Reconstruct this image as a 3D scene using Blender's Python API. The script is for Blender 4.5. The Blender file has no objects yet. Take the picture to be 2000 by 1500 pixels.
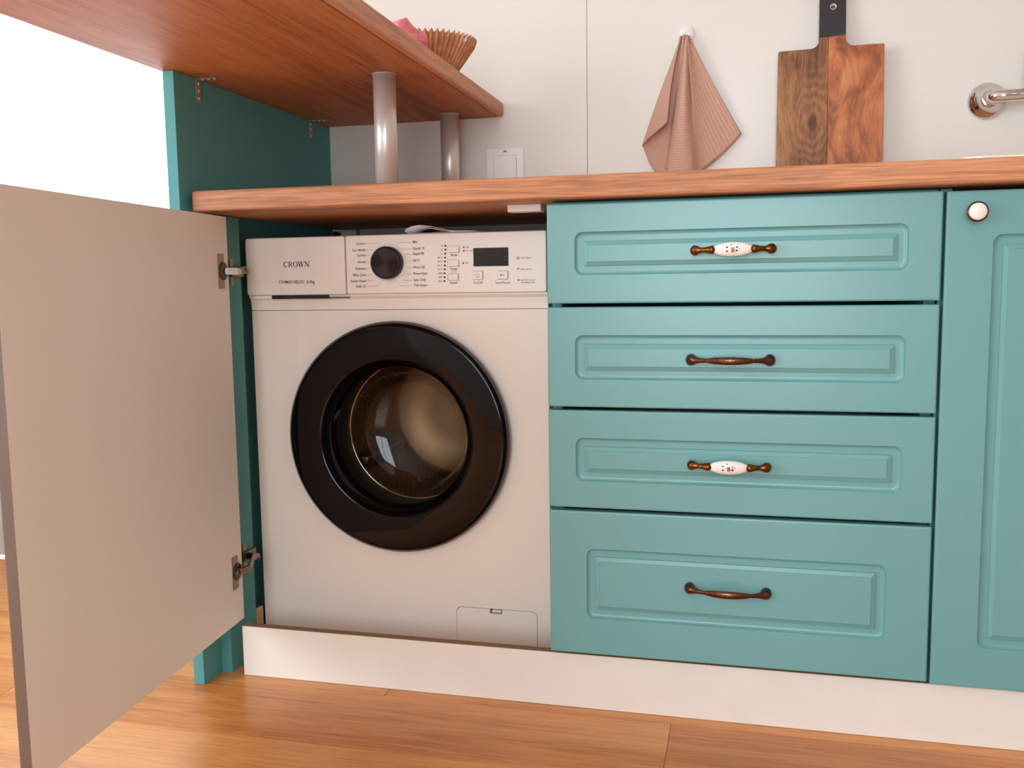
import bpy, bmesh, math, random
from mathutils import Vector, Matrix
from mathutils.geometry import tessellate_polygon
random.seed(7)
sc = bpy.context.scene
col = sc.collection

# ------------------------------------------------------------------ camera
def cam_rot(rx, ry, rz):
    return Matrix.Rotation(rz, 3, 'Z') @ Matrix.Rotation(rx, 3, 'X') @ Matrix.Rotation(ry, 3, 'Y')
cam_data = bpy.data.cameras.new('camera')
cam = bpy.data.objects.new('camera', cam_data); col.objects.link(cam)
Rm = cam_rot(-.1078, .0138, .2457)               # columns: right, forward, up
m3 = Matrix((Rm.col[0], Rm.col[2], -Rm.col[1])).transposed()
cam.matrix_world = Matrix.Translation((.9794, -1.5018, .7338)) @ m3.to_4x4()
cam_data.sensor_width = 36.0
cam_data.lens = 36.0 * 1810.7 / 2000.0
cam_data.clip_start = .02
sc.camera = cam

# ------------------------------------------------------------------ sky, light, exposure
world = bpy.data.worlds.new('overcast_sky'); sc.world = world
world.use_nodes = True
bg = world.node_tree.nodes['Background']
bg.inputs['Color'].default_value = (.87, .975, 1.09, 1)
bg.inputs['Strength'].default_value = 5.0
sc.view_settings.view_transform = 'Standard'
sc.view_settings.look = 'None'
sc.view_settings.gamma = 1.0
sc.view_settings.use_curve_mapping = False
sc.view_settings.exposure = 0.92
sc.cycles.use_denoising = True
sc.cycles.max_bounces = 12
sc.cycles.diffuse_bounces = 6
sc.cycles.transparent_max_bounces = 12
sc.cycles.sample_clamp_indirect = 6.0

# room extents
XL, XR, YF, YB, ZC = -1.75, 3.25, -3.3, .591, 2.55
WIN1 = (-1.55, -.14, .74, 2.25)      # glazed opening in the back wall: x0,x1,z0,z1
WIN2 = (-3.1, -.95, .30, 2.10)      # window in the left wall: y0,y1,z0,z1
FILL_WIN = (.30, 1.50, .25, 2.20)        # unseen window added behind the camera to light the fronts: x0,x1,z0,z1
def portal(name, loc, rot, sx, sy):
    l = bpy.data.lights.new(name, 'AREA'); l.shape = 'RECTANGLE'; l.size = sx; l.size_y = sy
    l.cycles.is_portal = True
    o = bpy.data.objects.new(name, l); col.objects.link(o); o.location = loc; o.rotation_euler = rot
portal('daylight_portal', ((WIN1[0]+WIN1[1])/2, YB+.10, (WIN1[2]+WIN1[3])/2), (-math.pi/2, 0, 0), WIN1[1]-WIN1[0], WIN1[3]-WIN1[2])
portal('daylight_portal', (XL-.10, (WIN2[0]+WIN2[1])/2, (WIN2[2]+WIN2[3])/2), (0, -math.pi/2, 0), WIN2[3]-WIN2[2], WIN2[1]-WIN2[0])
portal('daylight_portal', ((FILL_WIN[0]+FILL_WIN[1])/2, YF-.10, (FILL_WIN[2]+FILL_WIN[3])/2), (math.pi/2, 0, 0), FILL_WIN[1]-FILL_WIN[0], FILL_WIN[3]-FILL_WIN[2])

# ------------------------------------------------------------------ materials
def lin(c):
    f = lambda v: v/12.92 if v <= .04045 else ((v+.055)/1.055)**2.4
    return tuple(f(v/255.0) for v in c) + (1,)
def mat(name, rgb, rough=.5, metal=0., spec=.5, coat=0., bump=0., bscale=200., var=0., vscale=30.):
    m = bpy.data.materials.new(name); m.use_nodes = True
    nt = m.node_tree; b = nt.nodes['Principled BSDF']
    c = lin(rgb)
    b.inputs['Base Color'].default_value = c
    b.inputs['Roughness'].default_value = rough; b.inputs['Metallic'].default_value = metal
    b.inputs['Specular IOR Level'].default_value = spec
    b.inputs['Coat Weight'].default_value = coat
    tc = nt.nodes.new('ShaderNodeTexCoord')
    if var:
        n = nt.nodes.new('ShaderNodeTexNoise'); n.inputs['Scale'].default_value = vscale; n.inputs['Detail'].default_value = 4
        r = nt.nodes.new('ShaderNodeValToRGB')
        r.color_ramp.elements[0].position = .3; r.color_ramp.elements[1].position = .7
        r.color_ramp.elements[0].color = tuple(v*(1-var) for v in c[:3])+(1,)
        r.color_ramp.elements[1].color = tuple(min(1, v*(1+var)) for v in c[:3])+(1,)
        nt.links.new(tc.outputs['Object'], n.inputs['Vector']); nt.links.new(n.outputs['Fac'], r.inputs['Fac'])
        nt.links.new(r.outputs['Color'], b.inputs['Base Color'])
    if bump:
        n = nt.nodes.new('ShaderNodeTexNoise'); n.inputs['Scale'].default_value = bscale; n.inputs['Detail'].default_value = 3
        bp = nt.nodes.new('ShaderNodeBump'); bp.inputs['Strength'].default_value = bump; bp.inputs['Distance'].default_value = .001
        nt.links.new(tc.outputs['Object'], n.inputs['Vector']); nt.links.new(n.outputs['Fac'], bp.inputs['Height'])
        nt.links.new(bp.outputs['Normal'], b.inputs['Normal'])
    return m
def wood(name, cols, axis='X', grain=90., stretch=.05, rough=.45, per_object=0., swirl=1.2, swirl_scale=4., fine=.35, bump=.15, coat=0., ring=.16, ring_n=14., knot=None):
    """cols: dark, mid, light; grain lines run along axis"""
    m = bpy.data.materials.new(name); m.use_nodes = True
    nt = m.node_tree; N = nt.nodes; L = nt.links; b = N['Principled BSDF']
    tc = N.new('ShaderNodeTexCoord')
    add = N.new('ShaderNodeVectorMath'); add.operation = 'ADD'
    L.new(tc.outputs['Object'], add.inputs[0])
    if per_object:
        oi = N.new('ShaderNodeObjectInfo')
        mul = N.new('ShaderNodeMath'); mul.operation = 'MULTIPLY'; mul.inputs[1].default_value = 37.
        L.new(oi.outputs['Random'], mul.inputs[0]); L.new(mul.outputs[0], add.inputs[1])
    mp = N.new('ShaderNodeMapping')
    s = {'X': (stretch, 1, 1), 'Y': (1, stretch, 1), 'Z': (1, 1, stretch)}[axis]
    mp.inputs['Scale'].default_value = s
    L.new(add.outputs[0], mp.inputs['Vector'])
    # slow wobble of the grain
    n0 = N.new('ShaderNodeTexNoise'); n0.inputs['Scale'].default_value = swirl_scale; n0.inputs['Detail'].default_value = 2
    L.new(mp.outputs[0], n0.inputs['Vector'])
    n1 = N.new('ShaderNodeTexNoise'); n1.inputs['Scale'].default_value = grain; n1.inputs['Detail'].default_value = 6; n1.inputs['Roughness'].default_value = .65
    n1.inputs['Distortion'].default_value = swirl
    L.new(mp.outputs[0], n1.inputs['Vector'])
    w = N.new('ShaderNodeMath'); w.operation = 'MULTIPLY'; w.inputs[1].default_value = ring_n
    L.new(n0.outputs['Fac'], w.inputs[0])
    sn = N.new('ShaderNodeMath'); sn.operation = 'SINE'; L.new(w.outputs[0], sn.inputs[0])
    sm = N.new('ShaderNodeMath'); sm.operation = 'MULTIPLY_ADD'; sm.inputs[1].default_value = ring
    L.new(sn.outputs[0], sm.inputs[0]); L.new(n1.outputs['Fac'], sm.inputs[2])
    r = N.new('ShaderNodeValToRGB'); e = r.color_ramp.elements
    e[0].position = .28; e[1].position = .74
    e[0].color = lin(cols[0]); e[1].color = lin(cols[2])
    k = e.new(.5); k.color = lin(cols[1])
    L.new(sm.outputs[0], r.inputs['Fac'])
    out = r.outputs['Color']
    if knot:      # growth rings closing around a dark knot
        kx, kz, kr = knot
        ks = N.new('ShaderNodeVectorMath'); ks.operation = 'SUBTRACT'; ks.inputs[1].default_value = (kx, 0, kz); L.new(tc.outputs['Object'], ks.inputs[0])
        km = N.new('ShaderNodeVectorMath'); km.operation = 'MULTIPLY'; km.inputs[1].default_value = (1, 0, .45); L.new(ks.outputs[0], km.inputs[0])
        kl = N.new('ShaderNodeVectorMath'); kl.operation = 'LENGTH'; L.new(km.outputs[0], kl.inputs[0])
        kn = N.new('ShaderNodeMath'); kn.operation = 'MULTIPLY_ADD'; kn.inputs[1].default_value = 560.; L.new(kl.outputs['Value'], kn.inputs[0])
        kw = N.new('ShaderNodeMath'); kw.operation = 'MULTIPLY'; kw.inputs[1].default_value = 80.; L.new(n0.outputs['Fac'], kw.inputs[0]); L.new(kw.outputs[0], kn.inputs[2])
        kq = N.new('ShaderNodeMath'); kq.operation = 'SINE'; L.new(kn.outputs[0], kq.inputs[0])
        kr1 = N.new('ShaderNodeMapRange'); kr1.inputs[1].default_value = -1; kr1.inputs[2].default_value = 1; kr1.inputs[3].default_value = .40; kr1.inputs[4].default_value = .56; L.new(kq.outputs[0], kr1.inputs[0])
        kd = N.new('ShaderNodeMapRange'); kd.interpolation_type = 'SMOOTHSTEP'; kd.inputs[1].default_value = -kr*.1; kd.inputs[2].default_value = kr*.3; L.new(kl.outputs['Value'], kd.inputs[0])
        kk = N.new('ShaderNodeMath'); kk.operation = 'MULTIPLY'; L.new(kr1.outputs[0], kk.inputs[0]); L.new(kd.outputs[0], kk.inputs[1])
        kf = N.new('ShaderNodeMapRange'); kf.interpolation_type = 'SMOOTHSTEP'; kf.inputs[1].default_value = kr*.55; kf.inputs[2].default_value = kr*1.25; kf.inputs[3].default_value = .7; kf.inputs[4].default_value = 0; L.new(kl.outputs['Value'], kf.inputs[0])
        mxk = N.new('ShaderNodeMix'); mxk.data_type = 'FLOAT'; L.new(kf.outputs[0], mxk.inputs[0]); L.new(sm.outputs[0], mxk.inputs[2]); L.new(kk.outputs[0], mxk.inputs[3])
        L.new(mxk.outputs[0], r.inputs['Fac'])
    # fine pores
    mp2 = N.new('ShaderNodeMapping'); s2 = {'X': (.02, 1, 1), 'Y': (1, .02, 1), 'Z': (1, 1, .02)}[axis]
    mp2.inputs['Scale'].default_value = s2; L.new(add.outputs[0], mp2.inputs['Vector'])
    n2 = N.new('ShaderNodeTexNoise'); n2.inputs['Scale'].default_value = 620.; n2.inputs['Detail'].default_value = 2
    L.new(mp2.outputs[0], n2.inputs['Vector'])
    r2 = N.new('ShaderNodeValToRGB'); r2.color_ramp.elements[0].position = .36; r2.color_ramp.elements[1].position = .52
    r2.color_ramp.elements[0].color = (1-fine, 1-fine*1.1, 1-fine*1.2, 1)
    L.new(n2.outputs['Fac'], r2.inputs['Fac'])
    mx = N.new('ShaderNodeMix'); mx.data_type = 'RGBA'; mx.blend_type = 'MULTIPLY'; mx.inputs[0].default_value = 1.
    L.new(out, mx.inputs[6]); L.new(r2.outputs['Color'], mx.inputs[7]); out = mx.outputs[2]
    if per_object:
        hs = N.new('ShaderNodeHueSaturation')
        mr = N.new('ShaderNodeMapRange'); mr.inputs[3].default_value = 1-per_object; mr.inputs[4].default_value = 1+per_object
        L.new(oi.outputs['Random'], mr.inputs[0]); L.new(mr.outputs[0], hs.inputs['Value'])
        L.new(out, hs.inputs['Color']); out = hs.outputs['Color']
    L.new(out, b.inputs['Base Color'])
    b.inputs['Roughness'].default_value = rough; b.inputs['Coat Weight'].default_value = coat
    bp = N.new('ShaderNodeBump'); bp.inputs['Strength'].default_value = bump; bp.inputs['Distance'].default_value = .0006
    L.new(n2.outputs['Fac'], bp.inputs['Height']); L.new(bp.outputs['Normal'], b.inputs['Normal'])
    return m

TURQ = mat('turquoise_foil', (112, 166, 166), rough=.27, spec=.5, bump=.05, bscale=900)
PANELT = mat('turquoise_board', (94, 160, 160), rough=.6, spec=.2, bump=.05, bscale=700)
CREAM = mat('cream_melamine', (248, 241, 231), rough=.5, spec=.35, bump=.04, bscale=800)
PLINTH = mat('white_plinth_foil', (240, 232, 222), rough=.45, spec=.4, var=.02, vscale=12)
CHIP = mat('raw_chipboard', (150, 112, 84), rough=.9, bump=.4, bscale=500, var=.25, vscale=260)
WALLP = mat('wall_panel_laminate', (228, 221, 213), rough=.28, spec=.45, var=.008, vscale=6)
PLASTER = mat('wall_plaster', (192, 187, 180), rough=.9, bump=.1, bscale=160)
CEIL = mat('ceiling_paint', (214, 208, 200), rough=.95, bump=.05, bscale=160)
OAK = wood('oiled_oak_worktop', ((176, 112, 70), (216, 148, 100), (232, 170, 124)), 'X', grain=70, stretch=.045, rough=.5, swirl=.9, fine=.28)
OAKBAR = wood('oiled_oak_bar', ((150, 88, 46), (194, 122, 70), (208, 138, 88)), 'Y', grain=60, stretch=.05, rough=.6, swirl=.7, fine=.25)
FLOORW = wood('oak_laminate', ((198, 118, 56), (222, 144, 76), (230, 158, 90)), 'X', grain=34, stretch=.06, rough=.27, per_object=.03, swirl=1.6, swirl_scale=7, fine=.22, bump=.05)
FLOORB = mat('floor_underlay', (120, 84, 52), rough=.8, var=.1)
STEEL = mat('brushed_steel', (226, 219, 212), rough=.33, metal=.45, bump=.05, bscale=300)
CHROME = mat('polished_chrome', (215, 210, 208), rough=.07, metal=1.)
NICKEL = mat('nickel_plating', (150, 124, 98), rough=.3, metal=1.)
BRONZE = mat('aged_bronze', (126, 78, 34), rough=.24, metal=1., var=.35, vscale=120)
COPPER = mat('antique_copper', (112, 72, 58), rough=.24, metal=1., var=.3, vscale=140)
PORC = mat('glazed_porcelain', (248, 240, 232), rough=.12, coat=.6)
WHITE = mat('washer_enamel', (240, 226, 214), rough=.25, spec=.5)
WHITEP = mat('washer_plastic', (240, 228, 218), rough=.34, spec=.5)
GREYP = mat('washer_grey_plastic', (150, 138, 134), rough=.4)
BLACKG = mat('black_gloss_plastic', (10, 5, 5), rough=.06, spec=.28)
BLACKM = mat('black_satin_plastic', (26, 20, 20), rough=.35)
DARKR = mat('dark_rubber', (46, 42, 42), rough=.6)
RIMG = mat('smoked_rim_plastic', (92, 76, 76), rough=.2, spec=.5)
INK = mat('grey_print_ink', (92, 78, 76), rough=.6)
INKD = mat('dark_print_ink', (34, 22, 24), rough=.5)
DRUM = mat('drum_stainless', (160, 136, 112), rough=.46, metal=1.)
SCREEN = mat('display_glass', (20, 6, 8), rough=.08)
SEG = mat('display_segments', (88, 62, 62), rough=.3)
RED = mat('painted_rose', (196, 52, 66), rough=.25)
BLUE = mat('painted_blue', (34, 44, 96), rough=.25)
GREEN = mat('painted_leaf', (120, 122, 60), rough=.25)
BLACKW = mat('black_stained_handle', (34, 24, 25), rough=.42, bump=.1, bscale=200)
PLUG = mat('white_plastic', (240, 236, 230), rough=.4)
PINK = mat('pink_tissue', (244, 138, 146), rough=.6, var=.25, vscale=45)
AMBER = mat('amber_pleated_bowl', (196, 140, 100), rough=.28, var=.25, vscale=70, coat=.3)
PAPER = mat('booklet_paper', (232, 222, 220), rough=.7)
SILL = mat('sill_white', (238, 236, 230), rough=.5)

def glass_mat(name, tint, fres=.12, rough=.02):
    m = bpy.data.materials.new(name); m.use_nodes = True
    nt = m.node_tree; N = nt.nodes; L = nt.links; N.remove(N['Principled BSDF'])
    t = N.new('ShaderNodeBsdfTransparent'); t.inputs[0].default_value = tint + (1,)
    g = N.new('ShaderNodeBsdfGlossy'); g.inputs['Roughness'].default_value = rough
    lw = N.new('ShaderNodeLayerWeight'); lw.inputs['Blend'].default_value = .5
    pw_ = N.new('ShaderNodeMath'); pw_.operation = 'POWER'; pw_.inputs[1].default_value = 4.; L.new(lw.outputs['Facing'], pw_.inputs[0])
    f = N.new('ShaderNodeMath'); f.operation = 'MULTIPLY_ADD'; f.inputs[1].default_value = .7; f.inputs[2].default_value = .04; L.new(pw_.outputs[0], f.inputs[0])
    mx = N.new('ShaderNodeMixShader')
    L.new(f.outputs[0], mx.inputs[0]); L.new(t.outputs[0], mx.inputs[1]); L.new(g.outputs[0], mx.inputs[2])
    L.new(mx.outputs[0], N['Material Output'].inputs['Surface'])
    return m
PANE = glass_mat('window_glass', (.97, .98, .97))
SMOKE = glass_mat('smoked_door_glass', (.74, .66, .57))
# towel: waffle weave
def towel_mat():
    m = mat('waffle_towel', (218, 178, 160), rough=.95, spec=.1)
    nt = m.node_tree; N = nt.nodes; L = nt.links; b = N['Principled BSDF']
    uv = N.new('ShaderNodeTexCoord'); sep = N.new('ShaderNodeSeparateXYZ'); L.new(uv.outputs['UV'], sep.inputs[0])
    def wave(o, k):
        a = N.new('ShaderNodeMath'); a.operation = 'MULTIPLY'; a.inputs[1].default_value = k; L.new(o, a.inputs[0])
        s = N.new('ShaderNodeMath'); s.operation = 'SINE'; L.new(a.outputs[0], s.inputs[0]); return s.outputs[0]
    def sq(o):
        a = N.new('ShaderNodeMath'); a.operation = 'MULTIPLY'; L.new(o, a.inputs[0]); L.new(o, a.inputs[1]); return a.outputs[0]
    w1 = sq(wave(sep.outputs[0], 560.)); w2 = sq(wave(sep.outputs[1], 560.))
    mu = N.new('ShaderNodeMath'); mu.operation = 'MAXIMUM'; L.new(w1, mu.inputs[0]); L.new(w2, mu.inputs[1])
    bp = N.new('ShaderNodeBump'); bp.inputs['Strength'].default_value = .5; bp.inputs['Distance'].default_value = .0025
    L.new(mu.outputs[0], bp.inputs['Height']); L.new(bp.outputs['Normal'], b.inputs['Normal'])
    r = N.new('ShaderNodeMapRange'); r.inputs[1].default_value = 0; r.inputs[2].default_value = 1; r.inputs[3].default_value = .84; r.inputs[4].default_value = 1.05
    L.new(mu.outputs[0], r.inputs[0])
    hs = N.new('ShaderNodeHueSaturation'); hs.inputs['Color'].default_value = lin((214, 170, 150)); L.new(r.outputs[0], hs.inputs['Value'])
    L.new(hs.outputs[0], b.inputs['Base Color'])
    return m
TOWEL = towel_mat()
BOARD_A = wood('acacia_pale', ((92, 52, 24), (160, 104, 58), (188, 136, 86)), 'Z', grain=26, stretch=.16, rough=.5, swirl=2.6, swirl_scale=13, fine=.3, ring=.14, ring_n=20., knot=(.022, .150, .05))
BOARD_B = wood('acacia_red', ((138, 72, 34), (192, 112, 62), (214, 140, 88)), 'Z', grain=15, stretch=.45, rough=.45, swirl=2.2, swirl_scale=13, fine=.2, ring=.10, ring_n=24.)

# ------------------------------------------------------------------ mesh building
class MB:
    def __init__(s): s.v = []; s.f = []; s.mi = []; s.sm = []; s.uv = None
    def face(s, idx, m=0, smooth=False): s.f.append(tuple(idx)); s.mi.append(m); s.sm.append(smooth)
    def box(s, x0, x1, y0, y1, z0, z1, m=0):
        b = len(s.v)
        s.v += [(x0,y0,z0),(x1,y0,z0),(x1,y1,z0),(x0,y1,z0),(x0,y0,z1),(x1,y0,z1),(x1,y1,z1),(x0,y1,z1)]
        for q in ((0,3,2,1),(4,5,6,7),(0,1,5,4),(1,2,6,5),(2,3,7,6),(3,0,4,7)): s.face([b+i for i in q], m)
        return s
    def loft(s, loops, cap0=True, cap1=True, m=0, smooth=False, closed=True):
        n = len(loops[0]); base = len(s.v)
        for l in loops: s.v += [tuple(p) for p in l]
        for k in range(len(loops)-1):
            a = base+k*n; b = a+n
            for i in range(n if closed else n-1):
                j = (i+1) % n
                s.face((a+i, a+j, b+j, b+i), m, smooth)
        if cap0: s.face([base+i for i in range(n)][::-1], m)
        if cap1: s.face([base+(len(loops)-1)*n+i for i in range(n)], m)
        return s
    def tube(s, path, radii, n=14, m=0, smooth=True, up=(0,0,1), caps=True):
        """radii: number or (a along up-ish, b along side) per point"""
        P = [Vector(p) for p in path]; loops = []
        up = Vector(up)
        for i, p in enumerate(P):
            t = (P[min(i+1, len(P)-1)] - P[max(i-1, 0)]).normalized()
            u = up - t*up.dot(t)
            if u.length < 1e-4: u = Vector((1,0,0)) - t*t.x
            u.normalize(); w = t.cross(u)
            r = radii[i] if isinstance(radii, (list, tuple)) else radii
            a, b = r if isinstance(r, (list, tuple)) else (r, r)
            loops.append([p + u*(a*math.cos(q)) + w*(b*math.sin(q)) for q in (2*math.pi*k/n for k in range(n))])
        return s.loft(loops, caps, caps, m, smooth)
    def lathe(s, prof, c, axis='Y', n=48, m=0, smooth=True, cap0=False, cap1=False):
        """prof: (radius, position along axis)"""
        loops = []
        for r, h in prof:
            l = []
            for k in range(n):
                q = 2*math.pi*k/n; a, b = r*math.cos(q), r*math.sin(q)
                if axis == 'Y': l.append((c[0]+a, c[1]+h, c[2]+b))
                elif axis == 'Z': l.append((c[0]+a, c[1]-b, c[2]+h))
                else: l.append((c[0]+h, c[1]+a, c[2]-b))
            loops.append(l)
        return s.loft(loops, cap0, cap1, m, smooth)
    def plate(s, outline, y0, y1, holes=(), m=0):
        """flat plate in the XZ plane with holes, from y0 (front) to y1"""
        polys = [[Vector((x, z, 0)) for x, z in outline]] + [[Vector((x, z, 0)) for x, z in h] for h in holes]
        flat = [p for q in polys for p in q]
        tris = tessellate_polygon(polys)
        b = len(s.v); n = len(flat)
        s.v += [(p.x, y0, p.y) for p in flat] + [(p.x, y1, p.y) for p in flat]
        for t in tris:
            s.face([b+i for i in t], m); s.face([b+n+i for i in t][::-1], m)
        o = 0
        for q in polys:
            k = len(q)
            for i in range(k):
                j = (i+1) % k
                s.face((b+o+i, b+o+j, b+n+o+j, b+n+o+i), m)
            o += k
        return s
    def xf(s, fn): s.v = [tuple(fn(Vector(p))) for p in s.v]; return s

WL = {}
def obj(name, mb, mats, parent=None, bevel=0., seg=2, label=None, cat=None, group=None, kind=None, origin=None, fixn=True, smooth_all=False):
    vs = mb.v
    if origin is None:
        lo = [min(p[i] for p in vs) for i in range(3)]; hi = [max(p[i] for p in vs) for i in range(3)]
        origin = ((lo[0]+hi[0])/2, (lo[1]+hi[1])/2, lo[2])
    me = bpy.data.meshes.new(name)
    me.from_pydata([(p[0]-origin[0], p[1]-origin[1], p[2]-origin[2]) for p in vs], [], mb.f)
    mats = mats if isinstance(mats, (list, tuple)) else [mats]
    for q in mats: me.materials.append(q)
    me.polygons.foreach_set('material_index', mb.mi)
    me.polygons.foreach_set('use_smooth', [True]*len(mb.f) if smooth_all else mb.sm)
    if mb.uv:
        l = me.uv_layers.new(name='uv')
        for lp in me.loops: l.data[lp.index].uv = mb.uv[lp.vertex_index]
    if fixn:
        bm = bmesh.new(); bm.from_mesh(me); bmesh.ops.recalc_face_normals(bm, faces=bm.faces); bm.to_mesh(me); bm.free()
    me.update()
    o = bpy.data.objects.new(name, me); col.objects.link(o)
    if parent is not None:
        o.parent = parent; pl = WL[parent]
        o.location = (origin[0]-pl[0], origin[1]-pl[1], origin[2]-pl[2])
    else: o.location = origin
    WL[o] = origin
    if bevel:
        b = o.modifiers.new('bevel', 'BEVEL'); b.width = bevel; b.segments = seg; b.limit_method = 'ANGLE'; b.angle_limit = math.radians(40)
    return tag(o, label, cat, group, kind)
def tag(o, label=None, cat=None, group=None, kind=None):
    if label: o['label'] = label
    if cat: o['category'] = cat
    if group: o['group'] = group
    if kind: o['kind'] = kind
    return o
def thing(name, loc, label, cat, group=None):
    o = bpy.data.objects.new(name, None); col.objects.link(o); o.location = loc; o.empty_display_size = .05
    WL[o] = loc
    return tag(o, label, cat, group)
def box(name, x0, x1, y0, y1, z0, z1, m, parent=None, **k):
    return obj(name, MB().box(x0, x1, y0, y1, z0, z1), m, parent, **k)
def rr(x0, x1, z0, z1, r, y=None, k=7):
    pts = []
    for cx, cz, a0 in ((x1-r, z1-r, 0), (x0+r, z1-r, 90), (x0+r, z0+r, 180), (x1-r, z0+r, 270)):
        for i in range(k):
            a = math.radians(a0 + 90*i/(k-1)); pts.append((cx+r*math.cos(a), cz+r*math.sin(a)))
    return pts if y is None else [(x, y, z) for x, z in pts]
def circ(cx, cz, r, n=64): return [(cx+r*math.cos(2*math.pi*i/n), cz+r*math.sin(2*math.pi*i/n)) for i in range(n)]
def text_mesh(name, body, size, x, y, z, m, parent, align='LEFT', bold=0., sx=1.):
    cu = bpy.data.curves.new(name, 'FONT'); cu.body = body; cu.size = size; cu.align_x = align; cu.align_y = 'CENTER'; cu.offset = bold
    cu.resolution_u = 2
    t = bpy.data.objects.new(name, cu); col.objects.link(t)
    dg = bpy.context.evaluated_depsgraph_get(); dg.update()
    me = bpy.data.meshes.new_from_object(t.evaluated_get(dg))
    bpy.data.objects.remove(t); bpy.data.curves.remove(cu)
    for v in me.vertices: v.co = (v.co.x*sx, 0, v.co.y)
    me.materials.clear(); me.materials.append(m); me.name = name
    o = bpy.data.objects.new(name, me); col.objects.link(o)
    o.parent = parent; pl = WL[parent]; o.location = (x-pl[0], y-pl[1], z-pl[2]); WL[o] = (x, y, z)
    return o

# ================================================================== THE SETTING
# floor: slab + individual laminate staves near the camera
floor = box('floor', XL, XR, YF, YB+.02, -.06, -.008, FLOORW, kind='structure', label='oak laminate floor with long boards')
W = .191
pm = {}
def plank_mesh(L):
    k = round(L, 2)
    if k not in pm:
        b = bmesh.new(); bmesh.ops.create_cube(b, size=1.0)
        for v in b.verts: v.co = (v.co.x*(k-.0006), v.co.y*(W-.0006), v.co.z*.008)
        bmesh.ops.bevel(b, geom=[e for e in b.edges if all(v.co.z > 0 for v in e.verts)], offset=.0004, segments=1, affect='EDGES')
        me = bpy.data.meshes.new('plank'); b.to_mesh(me); b.free(); me.materials.append(FLOORW); pm[k] = me
    return pm[k]
def lay(y, x, L):
    o = bpy.data.objects.new('plank', plank_mesh(L)); col.objects.link(o); o.parent = floor
    o.location = (x+L/2-WL[floor][0], y-WL[floor][1], -.004-WL[floor][2])
near0, near1 = -1.34, 2.0
row = 0; y = .564 - W/2
starts = {}
while y > -1.25:
    fixed = -.2 < y < 0
    x = .87-2.4 if fixed else (-1.65 if -.4 < y < -.2 else near0-random.choice([.1, .3, .5, .7]))
    while x < near1:
        lay(y, x, 1.2); x += 1.2
    row += 1; y -= W
# the rest of the room's floor: same laminate, one sheet beyond the staves
sheet = MB()
sheet.box(XL, XR, YF, y+W/2, -.008, 0.)
sheet_o = obj('laminate_sheet', sheet, FLOORW, floor)
tag(sheet_o, kind='stuff')
sheet2 = MB().box(near1+1.2, XR, y+W/2, YB, -.008, -.0005)
obj('laminate_sheet', sheet2, FLOORW, floor, kind='stuff')

# back wall with glazed opening left of the tall panel, laminate panels behind the worktop
wb = MB()
x0, x1, z0, z1 = WIN1
wb.plate([(XL, 0), (XR, 0), (XR, ZC), (XL, ZC)], YB+.008, YB+.2, holes=[[(x0, z0), (x1, z0), (x1, z1), (x0, z1)]])
wall_back = obj('wall_back', wb, PLASTER, kind='structure', label='white kitchen wall behind the worktop')
for a, b in ((-.0, .6351), (.6360, 1.85), (1.852, 2.9)):
    box('wall_panel', a, b, YB, YB+.0075, .895, 2.2, WALLP, wall_back, bevel=.0006, seg=1)
wl = MB()
y0, y1, z0w, z1w = WIN2
base = wl.plate([(YF, 0), (YB+.2, 0), (YB+.2, ZC), (YF, ZC)], 0, .2, holes=[[(y0, z0w), (y1, z0w), (y1, z1w), (y0, z1w)]])
wl.xf(lambda p: Vector((XL-.2+p.y, p.x, p.z)))
obj('wall_left', wl, PLASTER, kind='structure', label='white side wall with the wide window')
box('wall_right', XR, XR+.15, YF, YB+.2, 0, ZC, PLASTER, kind='structure', label='white side wall at the right')
wf = MB().plate([(XL-.2, 0), (XR+.15, 0), (XR+.15, ZC), (XL-.2, ZC)], YF-.15, YF, holes=[[(FILL_WIN[0], FILL_WIN[2]), (FILL_WIN[1], FILL_WIN[2]), (FILL_WIN[1], FILL_WIN[3]), (FILL_WIN[0], FILL_WIN[3])]])
obj('wall_front', wf, PLASTER, kind='structure', label='white wall opposite the worktop')
box('ceiling', XL-.2, XR+.15, YF-.15, YB+.2, ZC, ZC+.1, CEIL, kind='structure', label='white ceiling')
def window(name, fn, a0, a1, b0, b1, mull):
    """frame in a local plane (a, depth, b) mapped by fn"""
    w = thing(name, tuple(fn(Vector(((a0+a1)/2, 0, b0)))), 'white framed window', 'window'); del w['category']; w['kind'] = 'structure'
    f = MB(); t = .05
    f.box(a0, a0+t, 0, .06, b0, b1); f.box(a1-t, a1, 0, .06, b0, b1)
    f.box(a0+t, a1-t, 0, .06, b0, b0+t); f.box(a0+t, a1-t, 0, .06, b1-t, b1)
    obj('window_frame', f.xf(fn), SILL, w)
    xs = [a0+t] + mull + [a1-t]
    for i in range(len(xs)-1):
        l = xs[i] + (.02 if i else 0); r = xs[i+1] - (.02 if i < len(xs)-2 else 0)
        obj('pane', MB().box(l, r, .027, .033, b0+t, b1-t).xf(fn), PANE, w)
        if i: obj('mullion', MB().box(xs[i]-.02, xs[i]+.02, 0, .06, b0+t, b1-t).xf(fn), SILL, w)
    return w
window('window_1', lambda p: Vector((p.x, YB+.03+p.y, p.z)), *WIN1, [-1.05])
window('window_2', lambda p: Vector((XL-.03-p.y, p.x, p.z)), *WIN2, [-2.4, -1.7])
window('added_fill_window', lambda p: Vector((p.x, YF-.09+p.y, p.z)), *FILL_WIN, [.9])  # added opening, out of view, for more light from the front

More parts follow.
